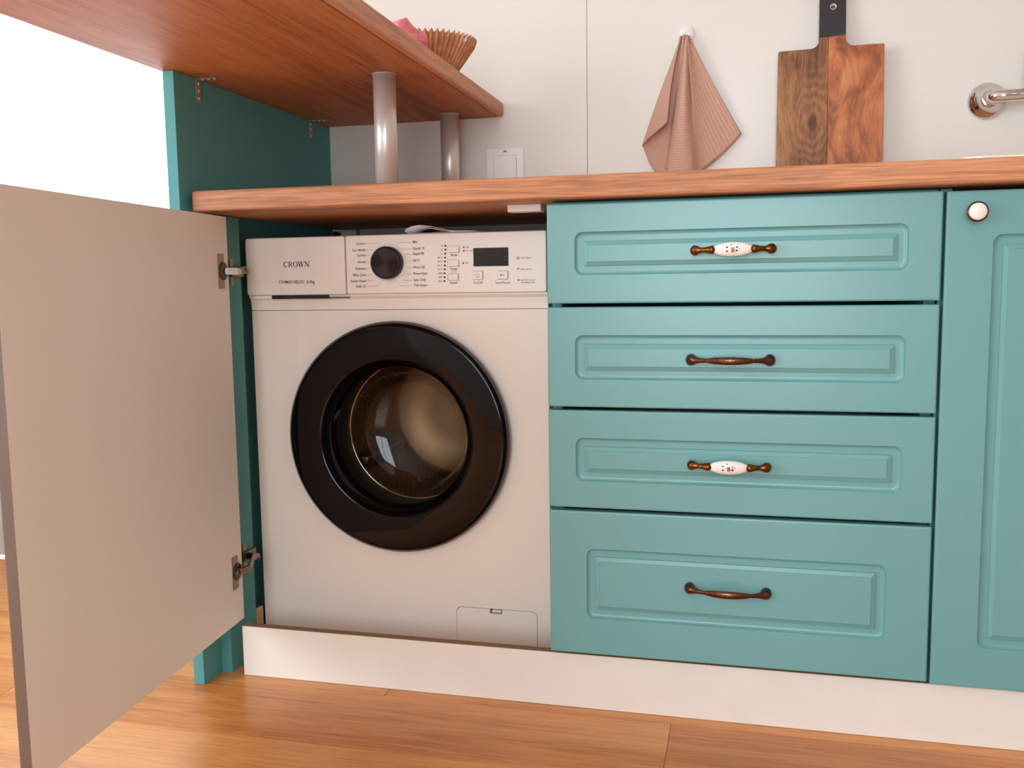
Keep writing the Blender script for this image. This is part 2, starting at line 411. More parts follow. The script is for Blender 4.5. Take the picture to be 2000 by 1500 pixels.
# ================================================================== FURNITURE
# --- tall turquoise end panel with hinge-mounting strip
panel = thing('end_panel', (.004, .27, 0), 'tall turquoise end panel holding up the wooden bar top', 'panel')
box('board', -.0065, .015, -.0377, YB-.001, 0, 1.1095, PANELT, panel, bevel=.0008)
box('mounting_strip', .0153, .037, .023, .119, 0, .866, PANELT, panel, bevel=.0006)

# --- bar top
bar = thing('bar_top', (.215, -.2, 1.11), 'thick oak bar top jutting out over the worktop on steel posts', 'bar top')
obj('slab', MB().box(-.013, .4298, -1.0, YB-.003, 1.11, 1.1425), OAKBAR, bar, bevel=.002, seg=2)
OAKEDGE = wood('oiled_oak_edge', ((176, 116, 82), (214, 154, 118), (226, 172, 138)), 'Y', grain=60, stretch=.05, rough=.55, swirl=.7, fine=.2)
obj('edge_strip', MB().box(.4300, .4445, -1.0, YB-.003, 1.11, 1.1425), OAKEDGE, bar, bevel=.006, seg=4)

# --- posts
def post(x, y, label):
    t = thing('support_post', (x, y, .905), label, 'post', 'steel posts under the bar top')
    obj('tube', MB().lathe([(.0205, .0012), (.0205, .2035)], (x, y, .9052), 'Z', 40, cap0=True, cap1=True), STEEL, t)
    obj('mounting_flange', MB().lathe([(.0215, 0), (.0215, .0012)], (x, y, .9051), 'Z', 40, cap0=True, cap1=True), STEEL, t)
    obj('mounting_flange', MB().lathe([(.0215, 0), (.0215, .0012)], (x, y, 1.1086), 'Z', 40, cap0=True, cap1=True), STEEL, t)
post(.3485, .104, 'steel post nearest the front of the worktop, under the bar top')
post(.3385, .515, 'steel post near the wall, behind the other post')

# --- worktop
work = thing('worktop', (1.4, .28, .868), 'long oak worktop over the drawers and the washing machine', 'worktop')
obj('slab', MB().box(.0265, 2.8, -.02, YB-.001, .868, .9047), OAK, work, bevel=.0045, seg=3)
box('cleat', .585, .6435, .055, .085, .8555, .8678, PLUG, work, bevel=.001)
obj('cleat_screw', MB().lathe([(.004, -.0012), (.004, 0)], (.615, .07, .8555), 'Z', 12, cap0=True, cap1=True), STEEL, work)

# --- plinth
pl = thing('plinth_board', (.9, .026, 0), 'long white plinth board with raw chipboard top edge along the floor', 'plinth')
box('board', .0645, 2.8, .0185, .0345, .0004, .0962, PLINTH, pl, bevel=.0006, seg=1)
box('raw_edge', .0647, 2.8, .0188, .0343, .0962, .0974, CHIP, pl)

# --- cabinet fronts
def front_mb(x0, x1, z0, z1, yf=0., t=.018, g=.046, back_mat=0):
    def R(i, r, y): return rr(x0+i, x1-i, z0+i, z1-i, r, y)
    A, B, NC = .0065, .0062, 8
    cove = [R(g+A*(1-math.cos(math.pi/2*i/NC)), .013-.004*i/NC, yf+B*math.sin(math.pi/2*i/NC)) for i in range(NC+1)]
    L = [R(0, .0012, yf+t), R(0, .0012, yf+.0030), R(.0004, .0014, yf+.0016), R(.0014, .0018, yf+.0005), R(.0030, .002, yf)] + cove + \
        [R(g+.0145, .0012, yf+.0062), R(g+.0152, .001, yf+.0036), R(g+.0212, .0006, yf+.0012), R(g+.0219, .0004, yf+.0003)]
    b = MB(); b.loft(L, cap0=False, cap1=True, m=0)
    n = len(L[0])
    for i in range(n*5, n*(5+NC)): b.sm[i] = True          # soft cove
    b.face(list(range(n))[::-1], back_mat)
    return b

def porcelain_handle(cx, cz, tilt, parent):
    def T(p): 
        c, s = math.cos(tilt), math.sin(tilt)
        return Vector((cx + p.x*c - p.z*s, p.y, cz + p.x*s + p.z*c))
    m = MB()
    half = [(.0575, 0, .0056), (.0578, -.004, .0058), (.0584, -.009, .0074), (.0578, -.0125, .0080), (.0545, -.0145, .0070), (.0505, -.0153, .0049), (.046, -.0168, .0038),
            (.040, -.019, .0046), (.0345, -.0208, .0060), (.0300, -.0220, .0066), (.0282, -.0225, .0040), (.020, -.0225, .0030)]
    pts = [(-x, y, 0) for x, y, r in half] + [(x, y, 0) for x, y, r in half[::-1]]
    m.tube(pts, [r for x, y, r in half] + [r for x, y, r in half[::-1]], 16)
    h = obj('handle', m.xf(T), BRONZE, parent, label='aged bronze handle with white porcelain middle')
    p = MB(); loops = []
    p.tube([(x*.0305, -.0225, 0) for x in (-.99, -.95, -.85, -.7, -.5, -.25, 0, .25, .5, .7, .85, .95, .99)],
           [((.0113*math.sqrt(max(0, 1-x*x))**.92), .0078*math.sqrt(max(0, 1-x*x))) for x in (-.99, -.95, -.85, -.7, -.5, -.25, 0, .25, .5, .7, .85, .95, .99)], 22)
    obj('handle_inlay', p.xf(T), PORC, parent)
    f = MB()
    def dot(x, z, r, mi, rz=None):
        rz = rz or r
        k = 10; b = len(f.v)
        ring = [(x+r*math.cos(2*math.pi*i/k), z+rz*math.sin(2*math.pi*i/k)) for i in range(k)]
        for (a, c) in [(x, z)] + ring:
            e = max(0, 1-(a/.0305)**2); zz = .0113*math.sqrt(e); q = max(0, 1-(c/zz)**2)
            f.v.append((a, -.0225-.0078*math.sqrt(e)*math.sqrt(q)-.00035, c))
        for i in range(k): f.face((b, b+1+i, b+1+(i+1) % k), mi)
    dot(.0002, -.0004, .0025, 0); dot(-.0018, .0012, .0016, 0); dot(.0014, .0016, .0016, 0); dot(-.0008, -.0034, .0017, 0); dot(.0024, -.0026, .0012, 0)
    dot(-.0086, .0030, .0018, 1, .0013); dot(-.0088, -.0030, .0017, 1, .0013); dot(.0062, .0026, .0016, 1); dot(.0060, -.0022, .0018, 1); dot(.0098, .0004, .0008, 1)
    dot(-.0022, .0068, .0018, 2, .0006); dot(.0022, -.0055, .0012, 2, .0006)
    obj('painted_flowers', f.xf(T), [RED, BLUE, GREEN], parent)
def leaf_handle(cx, cz, tilt, parent):
    def T(p):
        c, s = math.cos(tilt), math.sin(tilt)
        return Vector((cx + p.x*c - p.z*s, p.y, cz + p.x*s + p.z*c))
    m = MB()
    pts = [(-.0605, 0, 0), (-.0605, -.003, 0), (-.0595, -.007, 0), (-.056, -.011, 0), (-.050, -.0145, 0), (-.0425, -.0175, 0), (-.0385, -.019, 0), (-.037, -.0195, 0), (-.033, -.0205, 0),
           (-.024, -.0225, 0), (-.010, -.0245, 0), (0, -.025, 0)]
    rad = [.0095, .0098, .0085, .0068, .0045, .0034, .0036, .0028, .0038, .0052, .0060, .0061]
    path = pts + [(-x, y, z) for x, y, z in pts[-2::-1]]; rads = rad + rad[-2::-1]
    m.tube(path, [(r, r*(.62 if abs(p[0]) < .03 else .9)) for p, r in zip(path, rads)], 16)
    # raised beads on the leaf
    h = obj('handle', m.xf(T), COPPER, parent, label='antique copper bow handle')
    d = MB(); random.seed(3)
    for i in range(11):
        x = -.010 + i*.002; z = .0018*math.sin(i*2.1)
        d.lathe([(.0009, 0), (.0007, -.0006), (.0001, -.0009)], (x, -.0282+abs(z)*.25, z), 'Y', 6)
    obj('handle_relief', d.xf(T), COPPER, parent)

dr = thing('drawer_cabinet', (.964, .3, .1), 'turquoise four-drawer cabinet between the washing machine and the sink cabinet', 'cabinet')
cb = MB()
cb.box(.667, .683, .0185+.012, .56, .0985, .866); cb.box(1.245, 1.261, .0305, .56, .0985, .866)
cb.box(.683, 1.245, .0305, .56, .0985, .1145); cb.box(.683, 1.245, .0305, .13, .852, .866); cb.box(.683, 1.245, .55, .56, .1145, .852)
obj('carcass', cb, PANELT, dr)
DX0, DX1 = .6645, 1.2633
spec = [(.6999, .8615, .046, 'A', .7818, .005), (.5292, .6942, .046, 'B', .6092, 0.), (.3591, .5238, .046, 'A', .4404, 0.), (.1062, .3536, .0635, 'B', .2333, -.01)]
names = ['top', 'second', 'third', 'deep bottom']
for i, (z0, z1, g, kind, hz, tilt) in enumerate(spec):
    d = obj('drawer', front_mb(DX0, DX1, z0, z1, g=g), TURQ, dr, label='%s turquoise drawer with moulded panel and %s handle' % (names[i], 'porcelain' if kind == 'A' else 'copper'))
    b = MB(); zb0, zb1 = z0+.012, z1-.035
    b.box(.69, .702, .031, .5, zb0, zb1); b.box(1.226, 1.238, .031, .5, zb0, zb1); b.box(.702, 1.226, .031, .043, zb0, zb1); b.box(.702, 1.226, .488, .5, zb0, zb1); b.box(.702, 1.226, .043, .488, zb0, zb0+.01)
    obj('drawer_box', b, CREAM, d)
    hx = .9625 if kind == 'A' else .9625
    (porcelain_handle if kind == 'A' else leaf_handle)(.9615 if i == 0 else .959, hz, tilt, d)

# --- sink cabinet on the right
sk = thing('sink_cabinet', (1.57, .3, .1), 'turquoise sink cabinet with round white knob, at the right edge', 'cabinet')
cb = MB()
cb.box(1.2645, 1.2805, .0305, .56, .0985, .866); cb.box(1.855, 1.871, .0305, .56, .0985, .866); cb.box(1.2805, 1.855, .0305, .56, .0985, .1145); cb.box(1.2805, 1.855, .55, .56, .1145, .866)
obj('carcass', cb, PANELT, sk)
d = obj('door', front_mb(1.2678, 1.8655, .103, .8605, g=.0645), TURQ, sk)
k = MB().lathe([(.005, 0), (.005, -.010), (.009, -.013), (.0142, -.017), (.0148, -.020), (.0142, -.0222), (.0122, -.0226)], (1.3055, 0, .8283), 'Y', 32)
obj('knob', k, COPPER, d)
obj('knob_inlay', MB().lathe([(.0125, -.0222), (.0118, -.0238), (.009, -.0252), (.005, -.026), (.0006, -.0262)], (1.3055, 0, .8283), 'Y', 32, cap1=True), PORC, d)

# --- open door of the washing machine bay
A = 1.4873; HX, HY = .0723, .015; DLW = .5965
ca, sa = math.cos(A), math.sin(A)
def DT(p):   # local: x = along door from hinge, y = 0 inner face .. negative is outwards (outer face), z
    return Vector((HX + p.x*ca + p.y*sa, HY - p.x*sa + p.y*ca, p.z))
# local y: outer face at -.018 (front_mb yf), inner face at 0
od = thing('cabinet_door', tuple(DT(Vector((0, 0, .1147)))), 'open cabinet door in front of the washing machine, pale inside, turquoise outside', 'door')
fm = front_mb(0, DLW, .1147, .8603, yf=-.018, t=.018, g=.0635, back_mat=1)
EDGE = mat('shaded_end_paint', (104, 84, 72), rough=.5)  # shade on the door's free end, painted in as a darker colour
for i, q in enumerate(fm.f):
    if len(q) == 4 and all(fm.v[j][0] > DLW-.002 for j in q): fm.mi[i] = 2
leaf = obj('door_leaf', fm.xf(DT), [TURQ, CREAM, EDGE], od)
def hinge(zc, lower):
    o = MB().plate(rr(.0185, .0400, zc-.031, zc+.031, .003), .0002, .0016)
    cup = obj('hinge_plate', o.xf(DT), NICKEL, od, bevel=.0003, seg=1)
    w = MB().lathe([(.0165, .0), (.0165, .0018), (.0155, .0024), (.0075, .0019)], (.0225, .0004, zc), 'Y', 26).xf(DT)
    obj('hinge_cup', w, BLACKM, cup)
    # arm: from the cup out around to the mounting strip
    p0 = DT(Vector((.022, .006, zc))); p1 = DT(Vector((-.004, .014, zc))); p2 = Vector((.066, .066, zc)); p3 = Vector((.049, .100, zc+(.004 if not lower else -.010)))
    a = MB().tube([p0, p1, p2], [(.0065, .0022), (.0068, .0026), (.0068, .0026)], 8, smooth=False)
    obj('hinge_arm', a, PLUG if not lower else NICKEL, od, bevel=.0006, seg=1)
    b = MB().tube([Vector((.068, .060, zc)), Vector((.057, .084, zc+.001)), p3+Vector((-.001, .018, 0))], [(.0078, .003), (.0078, .004), (.0078, .004)], 8, smooth=False)
    bo = obj('hinge_link', b, NICKEL, od, bevel=.0006, seg=1)
    obj('hinge_screw', MB().lathe([(.0042, 0), (.0042, .003)], (.0535, .103, p3.z), 'X', 12, cap0=True, cap1=True), DARKR, bo)
    mp = MB().box(.0372, .044, .076, .118, zc-.009, zc+.009); mp.box(.0372, .039, .078, .090, zc-.026, zc-.009); mp.box(.0372, .039, .078, .090, zc+.009, zc+.026)
    obj('mounting_plate', mp, NICKEL, od, bevel=.0005, seg=1)
hinge(.7630, False); hinge(.2110, True)

# ================================================================== WASHING MACHINE
WX0, WX1, WY = .0398, .6348, .150
CX, CZ = .3436, .446
wm = thing('washing_machine', ((WX0+WX1)/2, .38, .006), 'white front-loading washing machine with a round black door', 'washing machine')
sh = MB()
sh.box(WX0, WX0+.012, WY+.012, .568, .014, .815); sh.box(WX1-.012, WX1, WY+.012, .568, .014, .815)
sh.box(WX0+.012, WX1-.012, .556, .568, .014, .815); sh.box(WX0+.012, WX1-.012, WY+.012, .556, .014, .03)
obj('side_casing', sh, WHITE, wm)
obj('top_plate', MB().box(WX0-.001, WX1+.001, .145, .568, .8155, .8285), WHITEP, wm, bevel=.003)
flap = rr(.4495, .6075, -.02, .1165, .010)
flap = [(x, max(z, .0305)) for x, z in flap]
def dedupe(p):
    out = []
    for q in p:
        if not out or (abs(q[0]-out[-1][0])+abs(q[1]-out[-1][1])) > 1e-5: out.append(q)
    return out
flap = dedupe(flap)
big = [(CX+(x-CX), z) for x, z in flap]
def grow(p, d):
    cx = (.4495+.6075)/2
    return [(x+(d if x > cx else -d), z+(d if z > .06 else 0)) for x, z in p]
fp = MB().plate(rr(WX0, WX1, .014, .6875, .002), WY, WY+.012, holes=[circ(CX, CZ, .188), grow(flap, .0008)])
obj('front_panel', fp, WHITE, wm)
# recess behind the service flap gap and flap itself
box('flap_backing', .44, .617, WY+.0122, WY+.016, .02, .126, BLACKM, wm)
nx0, nx1, nz = .5155, .5400, .1072
fl = [q for q in flap]
top = [q for q in flap if q[1] > .1164]
# flap with a notch for the latch
out = []
left_top = min(q[0] for q in top); right_top = max(q[0] for q in top)
body = sorted(flap, key=lambda q: 0)
poly = []
for i, q in enumerate(flap):
    poly.append(q)
    nxt = flap[(i+1) % len(flap)]
    if q[1] > .11649 and nxt[1] > .11649 and abs(q[0]-nxt[0]) > .05:
        poly += [(nx1, .1165), (nx1, nz), (nx0, nz), (nx0, .1165)]
fo = obj('service_flap', MB().plate(poly, WY-.0004, WY+.0118), WHITE, wm)
box('latch', nx0+.003, nx1-.003, WY+.003, WY+.0095, nz+.002, .1140, WHITEP, fo, bevel=.001)
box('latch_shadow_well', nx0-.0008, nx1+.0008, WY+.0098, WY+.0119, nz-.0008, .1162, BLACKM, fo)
# fascia strip between front panel and control panel
fs = MB()
prof = [(WY, .6885), (WY-.001, .700), (WY-.003, .709), (WY-.008, .7150), (WY-.008, .7182), (WY+.02, .7182), (WY+.02, .6885)]
fs.loft([[(WX0, a, b) for a, b in prof], [(WX1, a, b) for a, b in prof]])
obj('fascia_strip', fs, WHITEP, wm)
# control panel
CY = .135
def slab_mb(x0, x1, z0, z1, y0, y1, r=.004, e=.002):
    b = MB()
    b.loft([rr(x0, x1, z0, z1, r, y1), rr(x0, x1, z0, z1, r, y0+e), rr(x0+e*.3, x1-e*.3, z0+e*.3, z1-e*.3, r, y0+e*.3), rr(x0+e, x1-e, z0+e, z1-e, r, y0)])
    return b
cp = obj('control_panel', slab_mb(.2490, .6352, .7185, .8275, CY, .16), WHITEP, wm)
dd = obj('detergent_drawer', slab_mb(.0400, .2480, .7175, .8275, CY-.001, .16), WHITEP, wm)
obj('drawer_trim', MB().plate(rr(.0402, .2478, .7177, .8273, .004), CY-.0006, CY-.0002, holes=[rr(.0425, .2466, .7200, .8250, .003)]), GREYP, dd)
box('grip_slot', .0915, .2095, CY+.001, CY+.014, .7105, .7176, BLACKM, dd)
box('grip_lip', .2097, .252, CY+.004, CY+.012, .7110, .7125, BLACKM, dd)
box('grip_lip', .052, .0913, CY+.003, CY+.012, .7110, .7170, WHITEP, dd)
YP = CY-.0003
# brand lettering, built from thick and thin serif strokes
def serif_word(x, z, h, parent):
    def stroke(mb, pts, ws):
        L = []; R = []
        for i, p in enumerate(pts):
            a = pts[max(i-1, 0)]; b = pts[min(i+1, len(pts)-1)]
            dx, dz = b[0]-a[0], b[1]-a[1]; l = math.hypot(dx, dz) or 1
            nx, nz_ = -dz/l, dx/l; w = ws[i]/2
            L.append((p[0]+nx*w, p[1]+nz_*w)); R.append((p[0]-nx*w, p[1]-nz_*w))
        b0 = len(mb.v); n = len(pts)
        mb.v += [(q[0], 0, q[1]) for q in L] + [(q[0], 0, q[1]) for q in R]
        for i in range(n-1): mb.face((b0+i, b0+i+1, b0+n+i+1, b0+n+i))
    def arc(cx, cz, rx, rz, a0, a1, n=16): return [(cx+rx*math.cos(math.radians(a0+(a1-a0)*i/n)), cz+rz*math.sin(math.radians(a0+(a1-a0)*i/n))) for i in range(n+1)]
    TK, TN = .17, .07
    G = {}
    def C():
        m = MB(); a = arc(.46, .5, .40, .44, 48, 318); stroke(m, a, [TN+(TK-TN)*max(0, math.sin(math.pi*i/16)) for i in range(17)])
        stroke(m, [(.735, .66), (.735, .95)], [.05, .05]); return m, .92
    def Rr():
        m = MB(); stroke(m, [(.2, 0), (.2, 1)], [TK, TK]); stroke(m, [(.04, .02), (.38, .02)], [.05]*2); stroke(m, [(.04, .98), (.3, .98)], [.05]*2)
        a = [(.2, .96)] + arc(.45, .73, .25, .23, 90, -90, 10) + [(.2, .5)]; stroke(m, a, [.06]*2+[.08, .11, .14, .16, .16, .16, .14, .11, .08]+[.06]*2)
        stroke(m, [(.42, .5), (.62, .22), (.80, .03), (.93, .0)], [.12, .15, .13, .05]); return m, .97
    def O():
        m = MB(); a = arc(.5, .5, .41, .44, 0, 360, 28); stroke(m, a, [TN+(TK-TN)*abs(math.cos(2*math.pi*i/28)) for i in range(29)]); return m, 1.04
    def Wl():
        m = MB()
        stroke(m, [(.10, 1), (.38, 0)], [TK, TK]); stroke(m, [(.38, 0), (.60, .98)], [TN]*2); stroke(m, [(.58, 1), (.84, 0)], [TK]*2); stroke(m, [(.84, 0), (1.12, .98)], [TN]*2)
        stroke(m, [(-.02, .98), (.26, .98)], [.05]*2); stroke(m, [(.46, .98), (.72, .98)], [.05]*2); stroke(m, [(1.0, .98), (1.24, .98)], [.05]*2); return m, 1.28
    def Nn():
        m = MB(); stroke(m, [(.16, 0), (.16, 1)], [TN]*2); stroke(m, [(.12, 1), (.86, .02)], [TK]*2); stroke(m, [(.86, 0), (.86, 1)], [TN]*2)
        stroke(m, [(.03, .02), (.3, .02)], [.05]*2); stroke(m, [(.0, .98), (.22, .98)], [.05]*2); stroke(m, [(.72, .98), (1.0, .98)], [.05]*2); return m, 1.02
    tot = MB(); cur = 0
    for g in (C, Rr, O, Wl, Nn):
        m, adv = g(); b = len(tot.v)
        tot.v += [(cur+p[0], 0, p[2]) for p in m.v]
        for q in m.f: tot.face([b+i for i in q])
        cur += adv
    # small registered mark
    b = len(tot.v); m = MB(); stroke(m, arc(cur+.08, 1.0, .06, .06, 0, 360, 10), [.035]*11)
    tot.v += m.v
    for q in m.f: tot.face([b+i for i in q])
    s = h
    tot.v = [(x+p[0]*s, CY-.0014, z+p[2]*s) for p in tot.v]
    obj('brand_lettering', tot, INKD, parent, fixn=False)
serif_word(.1205, .7712, .0103, dd)
text_mesh('model_lettering', 'CWM6010BLDC  6.0kg', .0088, .1085, CY-.0014, .7425, INK, dd, bold=.00012, sx=.88)
# dial
DXc, DZc = .3345, .7755
obj('dial_ring', MB().lathe([(.0362, 0), (.0362, -.001), (.0335, -.0016), (.032, -.0008)], (DXc, CY, DZc), 'Y', 56), WHITEP, cp)
db = MB().lathe([(.0300, 0), (.0300, -.0145), (.0285, -.0165), (.0265, -.0172)], (DXc, CY, DZc), 'Y', 56)
obj('program_dial', db, BLACKM, cp)
dc = MB(); n = 56
dc.v = [(DXc, CY-.0164, DZc)] + [(DXc+.0266*math.cos(2*math.pi*i/n), CY-.0172, DZc+.0266*math.sin(2*math.pi*i/n)) for i in range(n)]
for i in range(n): dc.face((0, 1+i, 1+(i+1) % n), 0, False)
DIALF = mat('spun_dial_face', (52, 40, 40), rough=.32, metal=.8)
DIALF.node_tree.nodes['Principled BSDF'].inputs['Anisotropic'].default_value = .8
tn = DIALF.node_tree.nodes.new('ShaderNodeTangent'); tn.direction_type = 'RADIAL'; tn.axis = 'Y'
DIALF.node_tree.links.new(tn.outputs[0], DIALF.node_tree.nodes['Principled BSDF'].inputs['Tangent'])
obj('dial_face', dc, DIALF, cp, origin=(DXc, CY-.0164, DZc))
# program names with leader lines
left = ['Cotton', 'Eco 40-60', 'Sports', 'Duvet', 'Delicate', 'Baby Care', 'Steam Wash', 'Swift 12\'']
right = ['Mix', 'Quick 15', 'Rapid 45', '20°C', 'Wool 30', 'Rinse+Spin', 'Spin Only', 'Tub Clean']
zl = [.8120, .8000, .7905, .7780, .7655, .7540, .7425, .7325]
for i in range(8):
    s = (i-3.5)
    text_mesh('program_name', left[i], .0062, .2890, YP-.0006, zl[i], INK, cp, 'RIGHT', bold=.00008)
    text_mesh('program_name', right[i], .0062, .3835, YP-.0006, zl[i]+.0008, INK, cp, 'LEFT', bold=.00008)
    a = math.radians([66, 42, 25, 8, -9, -26, -43, -66][i]); r = .0385
    ex, ez = r*math.cos(a), r*math.sin(a)
    lz = zl[i]+.0004
    for sgn, xe in ((-1, .2905), (1, .3815)):
        xx = DXc+sgn*ex
        x_mid = DXc+sgn*(abs(ex)+ (.006 if i in (0, 7) else 0))
        lines = MB(); xa, xb = sorted((xe, x_mid)); lines.box(xa, xb, YP-.0005, YP-.0003, lz-.00018, lz+.00018)
        if i in (0, 7):
            b = len(lines.v); w = .00022
            za = DZc+ez
            lines.v += [(xx-w, YP-.0004, za), (xx+w, YP-.0004, za), (x_mid+w, YP-.0004, lz), (x_mid-w, YP-.0004, lz)]
            lines.face((b, b+1, b+2, b+3))
        obj('leader_line', lines, INK, cp, fixn=False)
# indicator dots, scale text and buttons
for i in range(10):
    f = i/9.0
    x = .4468+(.4433-.4468)*f; z = .8045+(.7402-.8045)*f
    obj('indicator_light', MB().lathe([(.0018, 0), (.0017, -.0005), (.0004, -.0007)], (x, YP, z), 'Y', 12, cap1=True), INKD, cp)
    text_mesh('scale_text', ['+3', '+2', '+1', '90°C', '60°C', '40°C', '20°C', '1000', '800', '600'][i], .0046, x-.0045, YP-.0005, z, INK, cp, 'RIGHT')
sl = MB()
for za, zb in ((.8045, .7905), (.7830, .7620), (.7540, .7402)): sl.box(.4498, .4501, YP-.0005, YP-.0003, zb, za)
obj('scale_bars', sl, INK, cp)
def button(x0, x1, z0, z1):
    g = obj('button_gap', MB().plate(rr(x0-.0006, x1+.0006, z0-.0006, z1+.0006, .0012), YP-.0002, YP+.0002), GREYP, cp)
    return obj('button', slab_mb(x0, x1, z0, z1, YP-.0028, YP, .001, .0008), WHITEP, cp)
for (a, b, c, d), t in zip(((.4535, .4730, .7919, .8035), (.4528, .4718, .7668, .7784), (.4517, .4703, .7417, .7532)), ('Rinse', 'Temp.', 'Speed')):
    button(a, b, c, d)
    text_mesh('button_text', t, .0058, (a+b)/2, YP-.0005, c-.0046, INK, cp, 'CENTER', bold=.0001)
button(.4985, .5170, .7420, .7572); button(.5452, .5640, .7420, .7572)
text_mesh('button_text', 'On/Off', .0060, .5075, YP-.0005, .7362, INK, cp, 'CENTER')
text_mesh('button_text', 'Start/Pause', .0060, .5540, YP-.0005, .7358, INK, cp, 'CENTER')
pw = MB(); yy = YP-.0030
def ring2(mb, cx, cz, r, w, a0, a1, n=14):
    b = len(mb.v)
    for i in range(n+1):
        a = math.radians(a0+(a1-a0)*i/n)
        mb.v += [((cx+(r-w)*math.cos(a)), yy, cz+(r-w)*math.sin(a)), (cx+(r+w)*math.cos(a), yy, cz+(r+w)*math.sin(a))]
    for i in range(n): mb.face((b+2*i, b+2*i+1, b+2*i+3, b+2*i+2))
ring2(pw, .5078, .7494, .0032, .0003, 125, 415); pw.box(.5075, .5081, yy-.0001, yy, .7508, .7532)
obj('power_symbol', pw, INK, cp, fixn=False)
ps = MB(); ps.v = [(.5508, yy, .7476), (.5508, yy, .7516), (.5542, yy, .7496)]; ps.face((0, 1, 2))
ps.box(.5558, .5563, yy-.0001, yy, .7478, .7514); ps.box(.5573, .5578, yy-.0001, yy, .7478, .7514)
obj('play_pause_symbol', ps, INKD, cp, fixn=False)
for x, z, t in ((.4820, .8010, '24h'), (.4818, .7945, 'No Spin'), (.4804, .7723, 'OK')):
    obj('indicator_light', MB().lathe([(.0015, 0), (.0014, -.0005), (.0004, -.0007)], (x, YP, z), 'Y', 12, cap1=True), INKD, cp)
    text_mesh('scale_text', t, .0045, x+.0035, YP-.0005, z, INK, cp, 'LEFT')
ds = obj('display', MB().plate(rr(.5000, .5655, .7660, .7990, .0012), YP-.0008, YP+.0002), SCREEN, cp)
text_mesh('button_text', '(°C)', .0048, .4618, YP-.0005, .7572, INK, cp, 'CENTER')
for z, t in ((.7905, '*'), (.7835, 'o'), (.7765, '=')): text_mesh('display_icon', t, .007, .5585, YP-.0011, z, SEG, cp)
for i, (z, t) in enumerate(((.7795, 'Tub Clean'), (.7594, 'Extra Rinse'), (.7400, 'Hold 3s to set'))):
    ic = MB(); yy = YP-.0006
    ring2(ic, .5838, z, .0019 if i != 2 else .0008, .0005 if i != 2 else .0008, 0, 360 if i != 1 else 220)
    obj('option_icon', ic, INK, cp, fixn=False)
    text_mesh('option_text', t, .0044, .5885, YP-.0005, z, INK, cp)
text_mesh('option_text', 'the delay start', .0044, .5885, YP-.0005, .7358, INK, cp)

# round door
door = obj('porthole_door', MB().lathe([(.150, -.0300), (.1515, -.0312), (.155, -.0318), (.2095, -.0318), (.2125, -.0312), (.2150, -.0295), (.2175, -.0262)], (CX, WY, CZ), 'Y', 128), BLACKG, wm)
obj('door_rim', MB().lathe([(.2175, -.0262), (.2205, -.0235), (.2215, -.018), (.2195, -.008), (.214, -.0012), (.200, -.0012)], (CX, WY, CZ), 'Y', 128), RIMG, door)
obj('window_bezel', MB().lathe([(.150, -.030), (.1475, -.0235), (.146, -.018), (.1385, -.0135), (.1365, -.009), (.134, .004)], (CX, WY, CZ), 'Y', 96), BLACKG, door)
obj('glass_bowl', MB().lathe([(.1365, -.010), (.1315, .002), (.1275, .010), (.1272, .014), (.1235, .022), (.1195, .036), (.1198, .041), (.1165, .052), (.1145, .064), (.1120, .074), (.106, .081), (.090, .090), (.060, .096), (.030, .0985), (.0008, .099)], (CX, WY, CZ), 'Y', 96, cap1=True), SMOKE, door)
obj('door_gasket', MB().lathe([(.192, .0125), (.176, .020), (.160, .030), (.156, .040), (.160, .052), (.150, .062), (.152, .072), (.141, .079)], (CX, WY, CZ), 'Y', 72), DARKR, wm)
drum = obj('drum', MB().lathe([(.140, .080), (.146, .084), (.150, .092), (.150, .345), (.140, .360), (.06, .366), (.0008, .368)], (CX, WY, CZ), 'Y', 96), DRUM, wm)
obj('drum_lip', MB().lathe([(.140+.003*math.cos(2*math.pi*i/8), .081+.003*math.sin(2*math.pi*i/8)) for i in range(9)], (CX, WY, CZ), 'Y', 72), CHROME, drum)
pf = MB(); k = 6
for j in range(16):
    yy = .104+j*.0150
    for i in range(84):
        a = 2*math.pi*(i+.5*(j % 2))/84
        if any(abs(((a-math.radians(q)+math.pi) % (2*math.pi))-math.pi) < .13 for q in (90, 210, 330)): continue
        t = Vector((-math.sin(a), 0, math.cos(a))); nrm = Vector((-math.cos(a), 0, -math.sin(a)))
        c = Vector((CX, WY+yy, CZ))-nrm*.1498
        b = len(pf.v); pf.v.append(tuple(c+nrm*.0030))
        for q in range(k):
            w = 2*math.pi*q/k; pf.v.append(tuple(c+t*(.0042*math.cos(w))+Vector((0, .0042*math.sin(w), 0))))
        for q in range(k): pf.face((b, b+1+q, b+1+(q+1) % k))
obj('drum_dimples', pf, DRUM, drum, kind='stuff', fixn=False)
for q in (90, 210, 330):
    a = math.radians(q); nrm = Vector((-math.cos(a), 0, -math.sin(a))); t = Vector((-math.sin(a), 0, math.cos(a)))
    c = Vector((CX, WY, CZ))-nrm*.150
    loops = []
    for yy, s in ((.112, .5), (.13, 1), (.30, 1), (.325, .6)):
        loops.append([c+Vector((0, yy, 0))+t*(x*s)+nrm*(h*s) for x, h in ((-.022, 0), (-.014, .014), (-.005, .028), (.005, .028), (.014, .014), (.022, 0))])
    obj('drum_paddle', MB().loft(loops), DRUM, drum, bevel=.003)
# feet
for x in (.09, .585):
    for yq in (.21, .52):
        obj('foot', MB().lathe([(.018, 0), (.020, .002), (.018, .006), (.008, .007), (.008, .0140)], (x, yq, .0), 'Z', 16, cap0=True, cap1=True), DARKR, wm)

